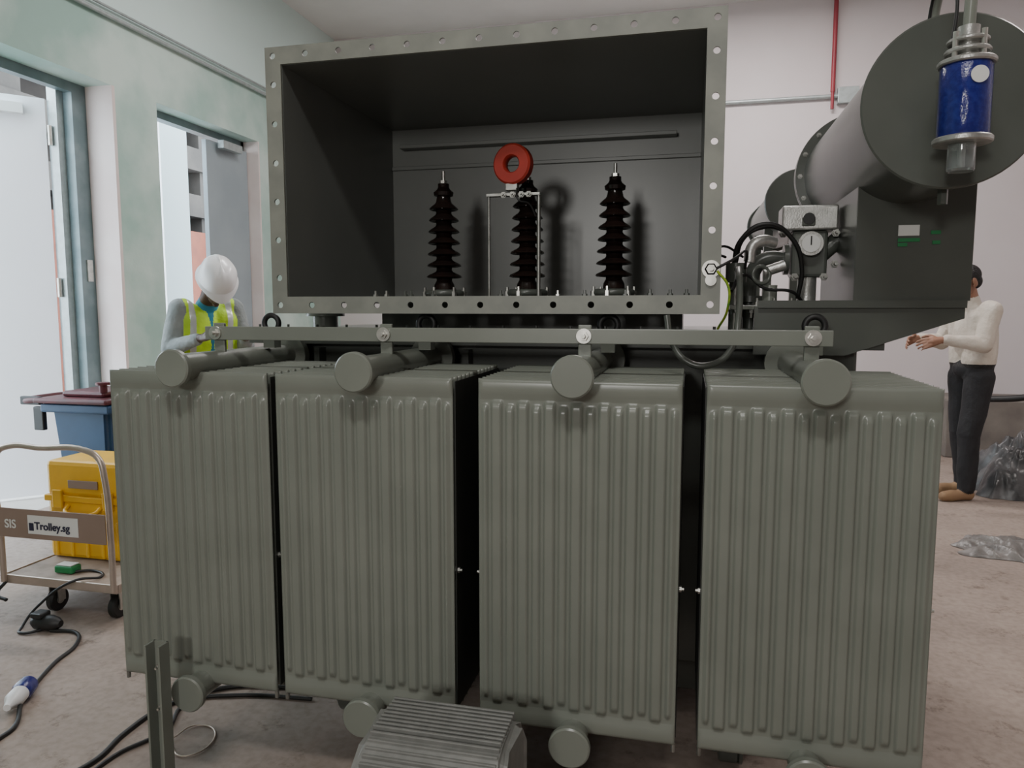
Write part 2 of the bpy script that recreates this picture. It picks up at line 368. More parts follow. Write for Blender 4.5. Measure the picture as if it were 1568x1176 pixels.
def bushing(i,x,y=2.55):
    z0=iz0-.012; pr=[(0,0),(.055,0),(.055,.015),(.04,.02),(.036,.06),(.028,.075)]
    t=.090
    for k in range(7):
        R=.064-.002*k
        pr+=[(.028,t),(.029,t+.004),(R-.004,t-.006),(R,t-.003),(R-.004,t+.003),(.032,t+.016),(.028,t+.022)]
        t+=.040
    pr+=[(.024,t),(.034,t+.004),(.036,t+.016),(.024,t+.026),(.020,t+.034),(.020,t+.046),(0,t+.048)]
    lathe('bushing_%d'%i,pr,(x,y,z0),(0,0,1),M['bushing'],CB,36)
    cyl('bushing_terminal_%d'%i,(x,y,z0+t+.045),(x,y,z0+t+.090),.006,M['zinc'],CB,12)
    lathe('bushing_nut_%d'%i,[(0,0),(.013,0),(.013,.010),(0,.010)],(x,y,z0+t+.047),(0,0,1),M['zinc'],CB,6,False)
    for k in range(6):
        a=k*math.pi/3+.3
        hexbolt('bushing_%d_clamp_%d'%(i,k),(x+.07*math.cos(a),y+.07*math.sin(a),z0),(0,0,1),.010,M['zinc'] if k==4 else M['dzinc'],CB,.035,.015)
    torus('bushing_clamp_ring_%d'%i,(x,y,z0+.03),.06,.012,(0,0,1),M['dark'],CB)
for i,x in enumerate((-.863,-.557,-.254)): bushing(i+1,x)
ctc=(-.580,2.42,H+.470)
lathe('ring_current_transformer',[(.030,0),(.060,0),(.066,.006),(.066,.034),(.060,.04),(.030,.04),(.026,.034),(.026,.006),(.030,0)],(ctc[0],ctc[1]-.02,ctc[2]),(.18,1,0),M['red'],CB,48)
box('ct_foot',-.60,-.56,2.405,2.435,H+.385,H+.408,M['dzinc'],CB,.002)
box('ct_crossbar',-.665,-.485,2.405,2.435,H+.368,H+.376,M['dzinc'],CB)
for x in (-.605,-.575,-.545,-.52): hexbolt('ct_bolt_%d'%int(-x*1000),(x,2.40,H+.370),(0,-1,0),.008,M['dzinc'],CB,.01,.012)
cyl('ct_post_left',(-.66,2.42,iz0-.012),(-.66,2.42,H+.372),.0045,M['dzinc'],CB,12)
cyl('ct_post_right',(-.49,2.42,iz0-.012),(-.49,2.42,H+.372),.0065,M['dzinc'],CB,12)
tube('ct_lead',[(-.56,2.40,H+.39),(-.55,2.38,H+.35),(-.52,2.40,H+.34),(-.50,2.42,H+.30)],.003,M['black'],CB)

cx,cz,R=.595,H+.487,.203
CO=TR
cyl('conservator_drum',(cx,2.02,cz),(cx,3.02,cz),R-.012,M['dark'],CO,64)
cyl('conservator_end_plate',(cx,1.995,cz),(cx,2.010,cz),R,M['dark'],CO,64,bev=.004)
cyl('conservator_end_rim',(cx,2.012,cz),(cx,2.026,cz),R-.003,M['dark'],CO,64)
cyl('conservator_far_flange',(cx,2.98,cz),(cx,2.995,cz),R+.020,M['dark'],CO,64)
cyl('conservator_far_plate',(cx,3.00,cz),(cx,3.02,cz),R+.020,M['dark'],CO,64)
for i in range(16):
    a=i*math.pi/8; hexbolt('far_flange_bolt_%d'%i,(cx+(R+.004)*math.cos(a),2.98,cz+(R+.004)*math.sin(a)),(0,-1,0),.007,M['dzinc'],CO,.008,.006)
cyl('conservator_neck',(cx-.02,2.6,cz-R-.05),(cx-.02,2.6,cz-R+.03),.02,M['dark'],CO)
cyl('drain_plug',(.60,2.05,cz-R-.03),(.60,2.05,cz-R+.02),.012,M['dark'],CO,6)
box('support_front_plate',.465,.772,2.34,2.350,H+.02,H+.36,M['dark'],CO,.002)
box('support_left_plate',.465,.475,2.35,2.90,H+.02,H+.36,M['dark'],CO)
box('support_right_plate',.762,.772,2.35,2.90,H+.02,H+.36,M['dark'],CO)
box('support_rear_plate',.465,.772,2.90,2.91,H+.02,H+.36,M['dark'],CO)
box('support_deck',.20,.76,2.34,3.10,H+.005,H+.02,M['dark'],CO,.002)
prism('support_gusset_front',[(.19,H+.005),(.76,H+.005),(.76,H-.030),(.45,H-.14),(.19,H-.14)],2.34,2.355,M['dark'],CO)
prism('support_gusset_rear',[(.19,H+.005),(.76,H+.005),(.76,H-.030),(.45,H-.14),(.19,H-.14)],3.08,3.095,M['dark'],CO)
box('support_edge_strip',.20,.76,2.325,2.345,H-.0,H+.022,M['dark'],CO)
box('rating_label',.575,.630,2.336,2.341,H+.205,H+.235,M['label'],CO)
for a,b,z in ((.575,.632,.188),(.66,.685,.208),(.665,.685,.180),(.575,.60,.175)): box('green_tag_%d'%int(a*1000+z*100),a,b,2.336,2.341,H+z,H+z+.010,M['green'],CO)
bx,by=.580,1.87; bz=H+.452
BR=TR
lathe('breather_gel_cartridge',[(0,0),(.050,0),(.052,.004),(.052,.148),(.050,.152),(0,.152)],(bx,by,bz-.075),(0,0,1),M['blue'],BR,40)
for nm,z,h,r in (('lower_plate',bz-.090,.014,.060),('upper_plate',bz+.077,.012,.058),('cap_plate',bz+.102,.010,.046),('top_plate',bz+.124,.010,.042)):
    cyl('breather_'+nm,(bx,by,z),(bx,by,z+h),r,M['alu'],BR,40,bev=.003)
for k in range(4):
    a=k*math.pi/2+.6
    cyl('breather_rod_%d'%k,(bx+.038*math.cos(a),by+.038*math.sin(a),bz+.085),(bx+.038*math.cos(a),by+.038*math.sin(a),bz+.145),.006,M['zinc'],BR,10)
cyl('breather_neck',(bx,by,bz+.085),(bx,by,bz+.16),.022,M['alu'],BR)
lathe('breather_oil_cup',[(0,0),(.026,0),(.028,.004),(.028,.060),(.025,.060),(.025,.006),(0,.006)],(bx,by,bz-.150),(0,0,1),M['glass'],BR)
cyl('breather_oil_cup_stem',(bx,by,bz-.140),(bx,by,bz-.090),.008,M['alu'],BR)
tube('breather_pipe',[(bx,by,bz+.15),(bx,by,bz+.30),(bx,by+.03,bz+.36),(bx,by+.14,bz+.36),(bx,by+.25,bz+.30),(bx,by+.27,bz+.21)],.013,M['rad'],BR)
tube('breather_cable',[(bx-.03,by+.02,bz+.10),(bx-.02,by+.02,bz+.22),(bx-.03,by+.05,bz+.34),(bx-.02,by+.2,bz+.30),(bx-.02,by+.24,bz+.225)],.004,M['black'],BR)
lathe('breather_sticker',[(0,0),(.018,0),(.018,.002),(0,.002)],(bx+.010,by-.0525,bz+.045),(.10,-1,0),M['label'],BR,24)

RL=TR
yy=2.60
box('relay_body',.285,.455,yy-.04,yy+.08,H+.250,H+.328,M['alu'],RL,.006)
box('relay_notch_plate',.345,.385,yy-.046,yy-.038,H+.262,H+.290,M['dark'],RL,.003)
cyl('relay_plug',(.365,yy-.05,H+.285),(.365,yy-.038,H+.285),.018,M['black'],RL)
cyl('relay_gauge_rim',(.372,yy-.06,H+.205),(.372,yy-.01,H+.205),.038,M['alu'],RL)
cyl('relay_gauge_glass',(.372,yy-.064,H+.205),(.372,yy-.058,H+.205),.028,M['label'],RL)
box('relay_gauge_needle',.370,.374,yy-.066,yy-.064,H+.200,H+.228,M['black'],RL)
box('relay_lower_casting',.32,.43,yy-.02,yy+.08,H+.10,H+.25,M['dark'],RL,.01)
cyl('relay_pipe_to_drum',(.40,yy+.03,H+.16),(.56,yy+.03,H+.31),.028,M['dark'],RL)
cyl('relay_flange_a',(.315,yy+.03,H+.16),(.300,yy+.03,H+.16),.05,M['dark'],RL)
tube('relay_elbow',[(.31,yy+.03,H+.16),(.24,yy+.03,H+.16),(.205,yy+.03,H+.12),(.20,yy+.03,H-.07)],.026,M['dark'],RL)
cyl('relay_elbow_flange',(.20,yy+.03,H+.02),(.20,yy+.03,H+.04),.055,M['dark'],RL)
cyl('relay_outlet',(.375,yy+.02,H+.02),(.375,yy+.02,H+.11),.03,M['alu'],RL)
for i,(x,z) in enumerate(((.29,.24),(.45,.24),(.29,.14),(.45,.14),(.33,.10),(.42,.10))): hexbolt('relay_bolt_%d'%i,(x,yy-.025,H+z),(0,-1,0),.010,M['dzinc'],RL,.012,.02)
cyl('oil_thermometer_pocket',(.14,2.45,H-.08),(.14,2.45,H+.08),.02,M['dzinc'],RL)
cyl('oil_thermometer_head',(.14,2.45,H+.08),(.14,2.45,H+.14),.032,M['dark'],RL)
cyl('pressure_valve_body',(.24,2.42,H-.08),(.24,2.42,H+.07),.022,M['rad'],RL)
box('pressure_valve_plate',.12,.33,2.36,2.50,H-.005,H+.008,M['rad'],RL,.002)
for i in range(5): hexbolt('plate_bolt_%d'%i,(.14+.043*i,2.375,H-.005),(0,0,-1),.009,M['dzinc'],RL,.01,.015)
for i in range(4): hexbolt('plate_bolt_up_%d'%i,(.15+.05*i,2.385,H+.008),(0,0,1),.009,M['dzinc'],RL,.01,.012)
cyl('small_valve',(.22,2.40,H+.11),(.28,2.40,H+.13),.016,M['alu'],RL)
torus('valve_handwheel',(.21,2.38,H+.10),.026,.006,(.3,-1,.2),M['dark'],RL)
tube('sampling_elbow',[(.175,2.40,H+.14),(.185,2.40,H+.19),(.215,2.41,H+.205),(.25,2.43,H+.20)],.018,M['alu'],RL)
tube('relay_cable_a',[(.13,2.45,H+.13),(.15,2.42,H+.21),(.22,2.40,H+.255),(.30,2.42,H+.21),(.335,2.45,H+.12),(.33,2.48,H+.03)],.007,M['black'],RL)
tube('relay_cable_b',[(.14,2.46,H+.14),(.16,2.44,H+.215),(.22,2.46,H+.25),(.30,2.52,H+.24)],.005,M['black'],RL)
tube('relay_cable_c',[(.10,2.30,H+.15),(.07,2.35,H+.17),(.10,2.40,H+.19),(.16,2.46,H+.16)],.004,M['black'],RL)
tube('cable_d',[(.12,2.3,H+.05),(.16,2.36,H+.10),(.22,2.38,H+.06),(.30,2.40,H+.05),(.34,2.45,H+.02)],.005,M['black'],RL)
tube('flexible_conduit',[(-.06,2.05,H-.02),(-.045,2.04,H-.09),(.0,2.02,H-.145),(.06,2.02,H-.15),(.11,2.05,H-.11),(.13,2.10,H-.02),(.135,2.2,H+.09),(.14,2.4,H+.12)],.009,M['dark'],RL)
tube('earth_wire',[(BX1-.01,2.09,H+.10),(BX1+.02,2.10,H+.06),(BX1+.022,2.12,H-.0),(BX1+.0,2.2,H-.06)],.0035,M['earth'],RL)
tube('earth_wire_b',[(BX1-.015,2.09,H+.105),(BX1+.03,2.11,H+.13),(BX1+.07,2.2,H+.16),(BX1+.08,2.35,H+.12)],.004,M['black'],RL)

OT=empty('auxiliary_oil_tank')
ax_,az_=.47,H+.48
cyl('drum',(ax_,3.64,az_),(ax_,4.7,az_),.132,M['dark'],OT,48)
cyl('end_plate',(ax_,3.62,az_),(ax_,3.64,az_),.148,M['dark'],OT,48,bev=.004)
cyl('far_plate',(ax_,4.68,az_),(ax_,4.70,az_),.148,M['dark'],OT,48,bev=.004)
for y in (3.9,4.5):
    for s in (-.1,.1): box('leg_%d_%d'%(int(y*10),int(s*10+1)),ax_+s-.02,ax_+s+.02,y-.02,y+.02,0,az_-.07,M['dark'],OT)

PO=empty('steel_channel_post')
box('web',-1.445,-1.400,1.695,1.700,.0,.49,M['rad'],PO)
box('flange_a',-1.447,-1.441,1.66,1.70,.0,.49,M['rad'],PO)
box('flange_b',-1.404,-1.398,1.66,1.70,.0,.49,M['rad'],PO)
box('foot_plate',-1.48,-1.36,1.62,1.75,0,.010,M['rad'],PO)
for z in (.42,.3): hexbolt('bolt_%d'%int(z*100),(-1.4225,1.693,z),(0,-1,0),.008,M['zinc'],PO)

FC=empty('finned_motor_casing')
fx0,fx1=-.70,-.345; fz=-.040
def finned():
    bm=bmesh.new()
    prof=[(1.60,.0),(1.60,.46),(1.585,.50),(1.56,.515),(1.46,.515),(1.42,.505),(1.36,.46),(1.34,.43),(1.34,0)]
    a=[];b=[]
    for y,z in prof:
        k=.012 if z>.5 else 0
        if z>0: z+=fz
        a.append(bm.verts.new((fx0+k,y,z))); b.append(bm.verts.new((fx1-k,y,z)))
    bm.faces.new(a); bm.faces.new(b[::-1]); n=len(prof)
    for i in range(n): bm.faces.new((a[i],b[i],b[(i+1)%n],a[(i+1)%n]))
    bmesh.ops.recalc_face_normals(bm,faces=bm.faces)
    bmesh.ops.bevel(bm,geom=[e for e in bm.edges if e.calc_face_angle(0)>.9],offset=.014,segments=3,affect='EDGES')
    bm_obj('casing_body',bm,M['pump'],FC,False)
    for k in range(15):
        t=k/14; y=1.580-.215*t; z=fz+(.518 if y>1.45 else .518-(1.45-y)*.60)
        box('fin_%d'%k,fx0+.028,fx1-.028,y-.0035,y+.0035,z-.02,z+.007,M['pump'],FC,.002)
    box('corner_boss_l',fx0-.006,fx0+.035,1.325,1.36,.0,.37,M['pump'],FC,.012)
    box('corner_boss_r',fx1-.035,fx1+.006,1.325,1.36,.0,.37,M['pump'],FC,.012)
    box('front_panel',fx0+.05,fx1-.05,1.325,1.345,.05,.36,M['pump'],FC,.012)
finned()

TL=empty('platform_trolley')
tx0,tx1,ty0,ty1=-3.07,-2.46,2.68,3.44
box('deck',tx0,tx1,ty0,ty1,.160,.185,M['wood'],TL,.006)
box('deck_rim_front',tx0-.008,tx1+.008,ty0-.012,ty0,.148,.190,M['tube'],TL,.004)
box('deck_rim_right',tx1,tx1+.010,ty0,ty1,.148,.190,M['tube'],TL,.003)
box('deck_rim_left',tx0-.010,tx0,ty0,ty1,.148,.190,M['tube'],TL,.003)
for x in (tx0+.20,tx1-.07):
    for y in (ty0+.08,ty1-.10):
        k='%d_%d'%(int(-x*10),int(y*10))
        cyl('caster_'+k,(x-.018,y,.055),(x+.018,y,.055),.055,M['black'],TL,28,bev=.008)
        cyl('caster_hub_'+k,(x-.02,y,.055),(x+.02,y,.055),.02,M['zinc'],TL)
        box('fork_a_'+k,x-.028,x-.022,y-.02,y+.02,.05,.14,M['zinc'],TL); box('fork_b_'+k,x+.022,x+.028,y-.02,y+.02,.05,.14,M['zinc'],TL)
        box('fork_top_'+k,x-.035,x+.035,y-.035,y+.035,.138,.15,M['zinc'],TL)
hz=.80
tube('handle',[(tx0+.01,ty0-.02,.16),(tx0+.01,ty0-.02,.40),(tx0+.01,ty0-.03,.68),(tx0+.03,ty0-.03,.765),(tx0+.10,ty0-.03,hz),(tx0+.27,ty0-.03,hz),(tx1-.10,ty0-.03,hz),(tx1-.03,ty0-.03,.765),(tx1-.005,ty0-.03,.68),(tx1-.0,ty0-.02,.40),(tx1-.0,ty0-.02,.16)],.0135,M['tube'],TL)
box('sign_board',tx0-.0,tx1-.0,ty0-.048,ty0-.042,.385,.520,M['sign'],TL,.002)
box('sign_label',-2.87,-2.60,ty0-.051,ty0-.0485,.410,.495,M['label'],TL)
def text(name,s,loc,size,m,par,rz=0):
    cu=bpy.data.curves.new(name,'FONT'); cu.body=s; cu.size=size; cu.extrude=.0008; cu.offset=.001; cu.materials.append(m)
    o=bpy.data.objects.new(name,cu); COL.objects.link(o); o.location=loc; o.rotation_euler=(math.pi/2,0,rz); o.parent=par
text('label_text','Trolley.sg',(-2.832,ty0-.053,.433),.048,M['ink'],TL)
box('label_icon',-2.862,-2.838,ty0-.053,ty0-.051,.425,.460,M['ink'],TL)
text('emboss_text','SIS',(-3.00,ty0-.050,.43),.055,M['label'],TL)
tube('foot_brake',[(tx0+.02,ty0-.02,.16),(tx0+.0,ty0-.05,.11),(tx0+.06,ty0-.06,.09)],.008,M['black'],TL)

YC=empty('yellow_equipment_case')
a0,a1,b0,b1=-3.07,-2.62,2.93,3.22
box('lower_shell',a0,a1,b0,b1,.187,.490,M['yellow'],YC,.022)
box('lid_shell',a0,a1,b0,b1,.497,.675,M['yellow'],YC,.022)
box('seam_band',a0-.010,a1+.010,b0-.010,b1+.010,.473,.505,M['yellow'],YC,.006)
for i in range(5):
    x=a0+.05+i*.09; box('rib_%d'%i,x-.008,x+.008,b0-.009,b0+.02,.200,.39,M['yellow'],YC,.004)
for x in (a0+.08,a1-.08): box('latch_%d'%int(-x*100),x-.028,x+.028,b0-.024,b0-.008,.445,.535,M['yellow'],YC,.005)
tube('carry_handle',[(a0+.13,b0-.008,.455),(a0+.14,b0-.035,.435),(a1-.14,b0-.035,.435),(a1-.13,b0-.008,.455)],.010,M['yellow'],YC)
box('name_plate',a0+.14,a1-.14,b0-.012,b0-.006,.545,.585,M['sign'],YC,.002)
SO=empty('extension_socket')
box('socket_body',-2.86,-2.76,2.74,2.80,.187,.222,M['green'],SO,.008)
box('socket_face',-2.852,-2.768,2.746,2.794,.222,.228,M['label'],SO,.003)
tube('socket_cable',[(-2.77,2.76,.195),(-2.70,2.80,.192),(-2.60,2.74,.192),(-2.66,2.66,.200),(-2.80,2.60,.10),(-2.86,2.56,.01),(-2.80,2.50,.008),(-2.73,2.56,.01)],.006,M['black'],SO)

BI=empty('wheelie_bin')
def binbody():
    bm=bmesh.new(); x0,x1,y0,y1=-3.66,-3.26,3.55,3.98; vs=[]
    lo=[bm.verts.new((x,y,.05)) for x,y in ((x0+.05,y0+.05),(x1-.05,y0+.05),(x1-.05,y1-.05),(x0+.05,y1-.05))]
    hi=[bm.verts.new((x,y,.86)) for x,y in ((x0,y0),(x1,y0),(x1,y1),(x0,y1))]
    bm.faces.new(lo[::-1]);bm.faces.new(hi)
    for i in range(4): bm.faces.new((lo[i],lo[(i+1)%4],hi[(i+1)%4],hi[i]))
    bmesh.ops.bevel(bm,geom=[e for e in bm.edges],offset=.025,segments=3,affect='EDGES')
    bm_obj('bin_body',bm,M['bbin'],BI)
binbody()
box('bin_rim',-3.70,-3.22,3.52,4.0,.81,.86,M['bbin'],BI,.012)
box('lid',-3.73,-3.22,3.50,4.0,.865,.895,M['blid'],BI,.012)
box('lid_crown',-3.62,-3.32,3.60,3.92,.895,.93,M['blid'],BI,.016)
tube('rear_handle',[(-3.72,3.54,.88),(-3.84,3.56,.87),(-3.88,3.75,.87),(-3.84,3.94,.87),(-3.72,3.96,.88)],.020,M['blid'],BI)
box('handle_web',-3.85,-3.71,3.53,3.56,.85,.90,M['black'],BI,.006)
box('hinge_bracket',-3.76,-3.69,3.53,3.56,.70,.84,M['black'],BI,.006)
for y in (3.60,3.94): cyl('bin_wheel_%d'%int(y*10),(-3.66,y-.03,.10),(-3.66,y+.03,.10),.10,M['black'],BI)
cyl('red_knob',(-3.34,3.62,.925),(-3.34,3.62,.97),.022,M['blid'],BI)
cyl('red_knob_top',(-3.34,3.62,.97),(-3.34,3.62,.985),.04,M['blid'],BI)

CA=empty('extension_cable')
r=.008
tube('lead',[(-2.70,2.55,r),(-2.58,2.56,r),(-2.48,2.46,r),(-2.44,2.32,r),(-2.38,2.18,r),(-2.32,2.08,.02)],r,M['black'],CA)
tube('lead_b',[(-2.27,2.00,.02),(-2.19,1.90,r),(-2.17,1.80,r),(-2.10,1.75,r),(-1.95,1.6,r)],r,M['black'],CA)
lathe('connector_black',[(0,0),(.02,0),(.032,.02),(.035,.09),(.028,.12),(.015,.14),(0,.14)],(-2.80,2.56,.036),(1,.05,0),M['black'],CA)
box('connector_flap',-2.79,-2.73,2.53,2.59,.06,.085,M['black'],CA,.008)
lathe('plug_blue',[(0,0),(.018,0),(.034,.01),(.036,.06),(.030,.075),(0,.075)],(-2.345,2.11,.037),(.4,-.9,0),M['blue'],CA)
lathe('plug_white',[(0,0),(.030,0),(.031,.05),(.018,.075),(.012,.10),(0,.10)],(-2.315,2.043,.037),(.4,-.9,0),M['white'],CA)
CB2=empty('floor_power_cable')
tube('strand_a',[(-1.85,1.62,r),(-1.78,1.80,r),(-1.80,1.96,r),(-1.78,2.14,r),(-1.65,2.3,r),(-1.4,2.36,r)],.009,M['black'],CB2)
tube('strand_b',[(-1.72,1.60,r),(-1.74,1.84,r),(-1.68,2.0,r),(-1.72,2.18,r),(-1.58,2.26,r),(-1.3,2.3,r)],.007,M['black'],CB2)
tube('strand_c',[(-1.62,1.95,.005),(-1.52,1.9,.005),(-1.50,2.02,.005),(-1.60,2.06,.005),(-1.62,1.97,.012)],.003,M['tube'],CB2)

def crumple(name,cx,cy,rx,ry,h,seed,m,n=60,rot=0,fold=.012):
    bm=bmesh.new(); g=[]
    for j in range(n+1):
        row=[]
        for i in range(n+1):
            u=i/n*2-1;v=j/n*2-1
            ang=math.atan2(v,u); rad=math.hypot(u,v)
            lim=1+.35*noise.noise(Vector((math.cos(ang)*2.2,math.sin(ang)*2.2,seed)))
            s=max(abs(u),abs(v)); q=(s/rad if rad>1e-6 else 1)**.5*lim
            x=u*q*rx;y=v*q*ry; rr=min(1,s)
            p=Vector((x*6,y*6,seed)); f=(1-abs(noise.noise(p)))*.6+(1-abs(noise.noise(p*2.3)))*.3+.15*noise.noise(p*5)
            env=(1-rr**2.2)
            z=.003+h*env*(.25+f*.75)+fold*max(0,1-3*abs(noise.noise(p*1.3)))*(1-rr**8)
            x2=x*math.cos(rot)-y*math.sin(rot); y2=x*math.sin(rot)+y*math.cos(rot)
            row.append(bm.verts.new((cx+x2+.03*noise.noise(p*1.5),cy+y2+.03*noise.noise(p*1.5+Vector((9,0,0))),z)))
        g.append(row)
    for j in range(n):
        for i in range(n): bm.faces.new((g[j][i],g[j][i+1],g[j+1][i+1],g[j+1][i]))
    return bm_obj(name,bm,m,None,True)
crumple('crumpled_plastic_sheet',2.68,6.42,.52,.40,.50,3.1,M['plast'],70,0,.03)
crumple('crumpled_plastic_sheet.001',2.10,4.68,.50,.24,.02,7.7,M['plast2'],60,-.25,.05)
box('concrete_plinth',2.4,XR-.01,7.7,YB-.01,0,.55,M['plinth'],None,.01)
tube('black_wall_hose',[(2.45,7.5,.58),(2.55,7.4,.60),(2.9,7.2,.66),(3.4,7.1,.9),(4.2,7.2,.6),(4.6,7.4,.57)],.03,M['black'])

# ---------------------------------------------------------------- people
def cap(p0,p1,r0,r1,m): return ('c',Vector(p0),Vector(p1),r0,r1,m)
def ell(c,r,m,rot=(0,0,0)): return ('e',Vector(c),Vector(r),Euler(rot).to_matrix(),m)
def xform(prims,Mx):
    R3=Mx.to_3x3(); out=[]
    for p in prims:
        if p[0]=='c': out.append(('c',Mx@p[1],Mx@p[2],p[3],p[4],p[5]))
        else: out.append(('e',Mx@p[1],p[2],R3@p[3],p[4]))
    return out
NU,NV=20,14
SPH=[(0,0,1)]+[(math.sin(math.pi*j/NV)*math.cos(2*math.pi*i/NU),math.sin(math.pi*j/NV)*math.sin(2*math.pi*i/NU),math.cos(math.pi*j/NV)) for j in range(1,NV) for i in range(NU)]+[(0,0,-1)]
SPF=[(0,1+i,1+(i+1)%NU) for i in range(NU)]
for j in range(NV-2):
    for i in range(NU):
        a=1+j*NU+i;b=1+j*NU+(i+1)%NU; SPF.append((a,a+NU,b+NU,b))
_l=1+(NV-2)*NU
SPF+=[(_l+NU,_l+(i+1)%NU,_l+i) for i in range(NU)]
def fuse(name,prims,mats,voxel,parent,override=None,smooth=6,disp=0):
    V=[];F=[]
    def sph(c,r,Rm=None):
        o=len(V)
        for s in SPH:
            q=Vector((s[0]*r[0],s[1]*r[1],s[2]*r[2])); V.append((Rm@q if Rm else q)+c)
        F.extend(tuple(o+i for i in f) for f in SPF)
    for p in prims:
        if p[0]=='e': sph(p[1],p[2],p[3])
        else:
            _,a,b,r0,r1,_m=p; sph(a,(r0,)*3); sph(b,(r1,)*3)
            d=b-a
            if d.length>1e-5:
                q=d.to_track_quat('Z','Y').to_matrix(); o=len(V)
                for c,r in ((a,r0),(b,r1)):
                    for i in range(NU): V.append(c+q@Vector((r*math.cos(2*math.pi*i/NU),r*math.sin(2*math.pi*i/NU),0)))
                for i in range(NU): j=(i+1)%NU; F.append((o+i,o+j,o+NU+j,o+NU+i))
                F.append(tuple(o+i for i in range(NU))[::-1]); F.append(tuple(o+NU+i for i in range(NU)))
    me=bpy.data.meshes.new(name); me.from_pydata(V,[],F); me.update()
    o=bpy.data.objects.new(name,me); COL.objects.link(o)
    r=o.modifiers.new('r','REMESH'); r.mode='VOXEL'; r.voxel_size=voxel
    s=o.modifiers.new('s','SMOOTH'); s.iterations=smooth; s.factor=.5
    dg=bpy.context.evaluated_depsgraph_get(); me2=bpy.data.meshes.new_from_object(o.evaluated_get(dg))
    bpy.data.objects.remove(o)
    nf=len(me2.polygons); C=np.zeros(nf*3,dtype=np.float32); me2.polygons.foreach_get('center',C); C=C.reshape(-1,3)
    best=np.full(nf,1e9); lab=np.zeros(nf,dtype=np.int32)
    for p in prims:
        if p[0]=='c':
            a=np.array(p[1]);b=np.array(p[2]);d=b-a;L2=max(1e-9,float((d*d).sum()))
            t=np.clip(((C-a)*d).sum(1)/L2,0,1); q=a+t[:,None]*d; dist=np.sqrt(((C-q)**2).sum(1))-(p[3]+(p[4]-p[3])*t); m=p[5]
        else:
            Rm=np.array(p[3]); D=C-np.array(p[1]); q=np.stack([(D*Rm[:,k]).sum(1) for k in range(3)],1); rr=np.array(p[2]); dist=(np.sqrt(((q/rr)**2).sum(1))-1)*rr.min(); m=p[4]
        k=dist<best; best[k]=dist[k]; lab[k]=mats.index(m)
    if override is not None: lab=override(C,lab,mats)
    if disp:
        nv=len(me2.vertices); co=np.zeros(nv*3,dtype=np.float32); no=np.zeros(nv*3,dtype=np.float32)
        me2.vertices.foreach_get('co',co); me2.vertices.foreach_get('normal',no)
        co=co.reshape(-1,3); no=no.reshape(-1,3)
        nz=np.array([noise.noise(Vector((float(x)*9,float(y)*9,float(z)*6)))+.5*noise.noise(Vector((float(x)*21,float(y)*21,float(z)*14))) for x,y,z in co])
        me2.vertices.foreach_set('co',(co+no*(disp*nz)[:,None]).astype(np.float32).ravel())
    for m in mats: me2.materials.append(M[m])
    me2.polygons.foreach_set('material_index',lab.astype(np.int32)); me2.polygons.foreach_set('use_smooth',np.ones(nf,dtype=bool))
    me2.update(); o=bpy.data.objects.new(name,me2); COL.objects.link(o); o.parent=parent; return o
def hand(w,d,nrm,side,m,curl=.5):
    w=Vector(w);d=Vector(d).normalized();n=Vector(nrm);n=(n-d*n.dot(d)).normalized();s=d.cross(n)*side
    P=[]
    for k in (-1,0,1): P.append(cap(w+s*.010*k,w+d*.075+s*.026*k,.017,.014,m))
    P.append(cap(w+d*.01,w+d*.05,.022,.024,m))
    for k,(off,L) in enumerate(((.034,.072),(.012,.080),(-.011,.075),(-.032,.058))):
        p=w+d*.085+s*off; r=.0090
        for j,fr in enumerate((.45,.32,.25)):
            ang=curl*(.5+.45*j); dd=(d*math.cos(ang)+n*math.sin(ang)+s*off*1.2).normalized()
            q=p+dd*L*fr; P.append(cap(p,q,r,r*.92,m)); p=q; r*=.92
    t0=w+d*.025+s*.022; t1=t0+(d*.55+s*.75+n*.25).normalized()*.040; t2=t1+(d*.85+s*.25+n*.4).normalized()*.030; t3=t2+(d*.9+n*.45).normalized()*.024
    P+=[cap(t0,t1,.014,.0115,m),cap(t1,t2,.0115,.0100,m),cap(t2,t3,.0100,.0085,m)]
    return P
def headprims(skin,hair=True):
    P=[ell((0,.012,.035),(.074,.094,.082),skin),ell((0,-.02,-.025),(.062,.074,.085),skin),ell((0,-.038,-.080),(.043,.050,.034),skin),
       cap((0,-.092,.008),(0,-.108,-.024),.007,.0125,skin),ell((-.013,-.098,-.027),(.009,.011,.008),skin),ell((.013,-.098,-.027),(.009,.011,.008),skin),
       ell((0,-.080,.020),(.050,.016,.012),skin),ell((-.04,-.062,-.03),(.022,.025,.022),skin),ell((.04,-.062,-.03),(.022,.025,.022),skin),
       ell((0,-.088,-.055),(.024,.012,.007),skin),ell((0,-.085,-.066),(.021,.012,.008),skin),ell((0,-.078,-.100),(.020,.018,.016),skin)]
    for s in (-1,1): P+=[ell((s*.077,.012,-.008),(.010,.021,.033),skin,(.2,0,s*.35)),ell((s*.074,.006,-.034),(.008,.012,.012),skin)]
    if hair: P+=[ell((0,.026,.040),(.079,.090,.082),'hair'),ell((0,.055,-.01),(.066,.055,.062),'hair')]
    return P
def eyes(hd):
    for s in (-1,1):
        lathe('eye_%d'%(s+1),[(0,-.011),(.008,-.008),(.011,0),(.008,.008),(0,.011)],(s*.030,-.079,.002),(0,-1,0),M['eye'],hd,16)
        lathe('pupil_%d'%(s+1),[(0,0),(.005,0),(.004,.002),(0,.0025)],(s*.030,-.0895,.000),(0,-1,0),M['black'],hd,12)

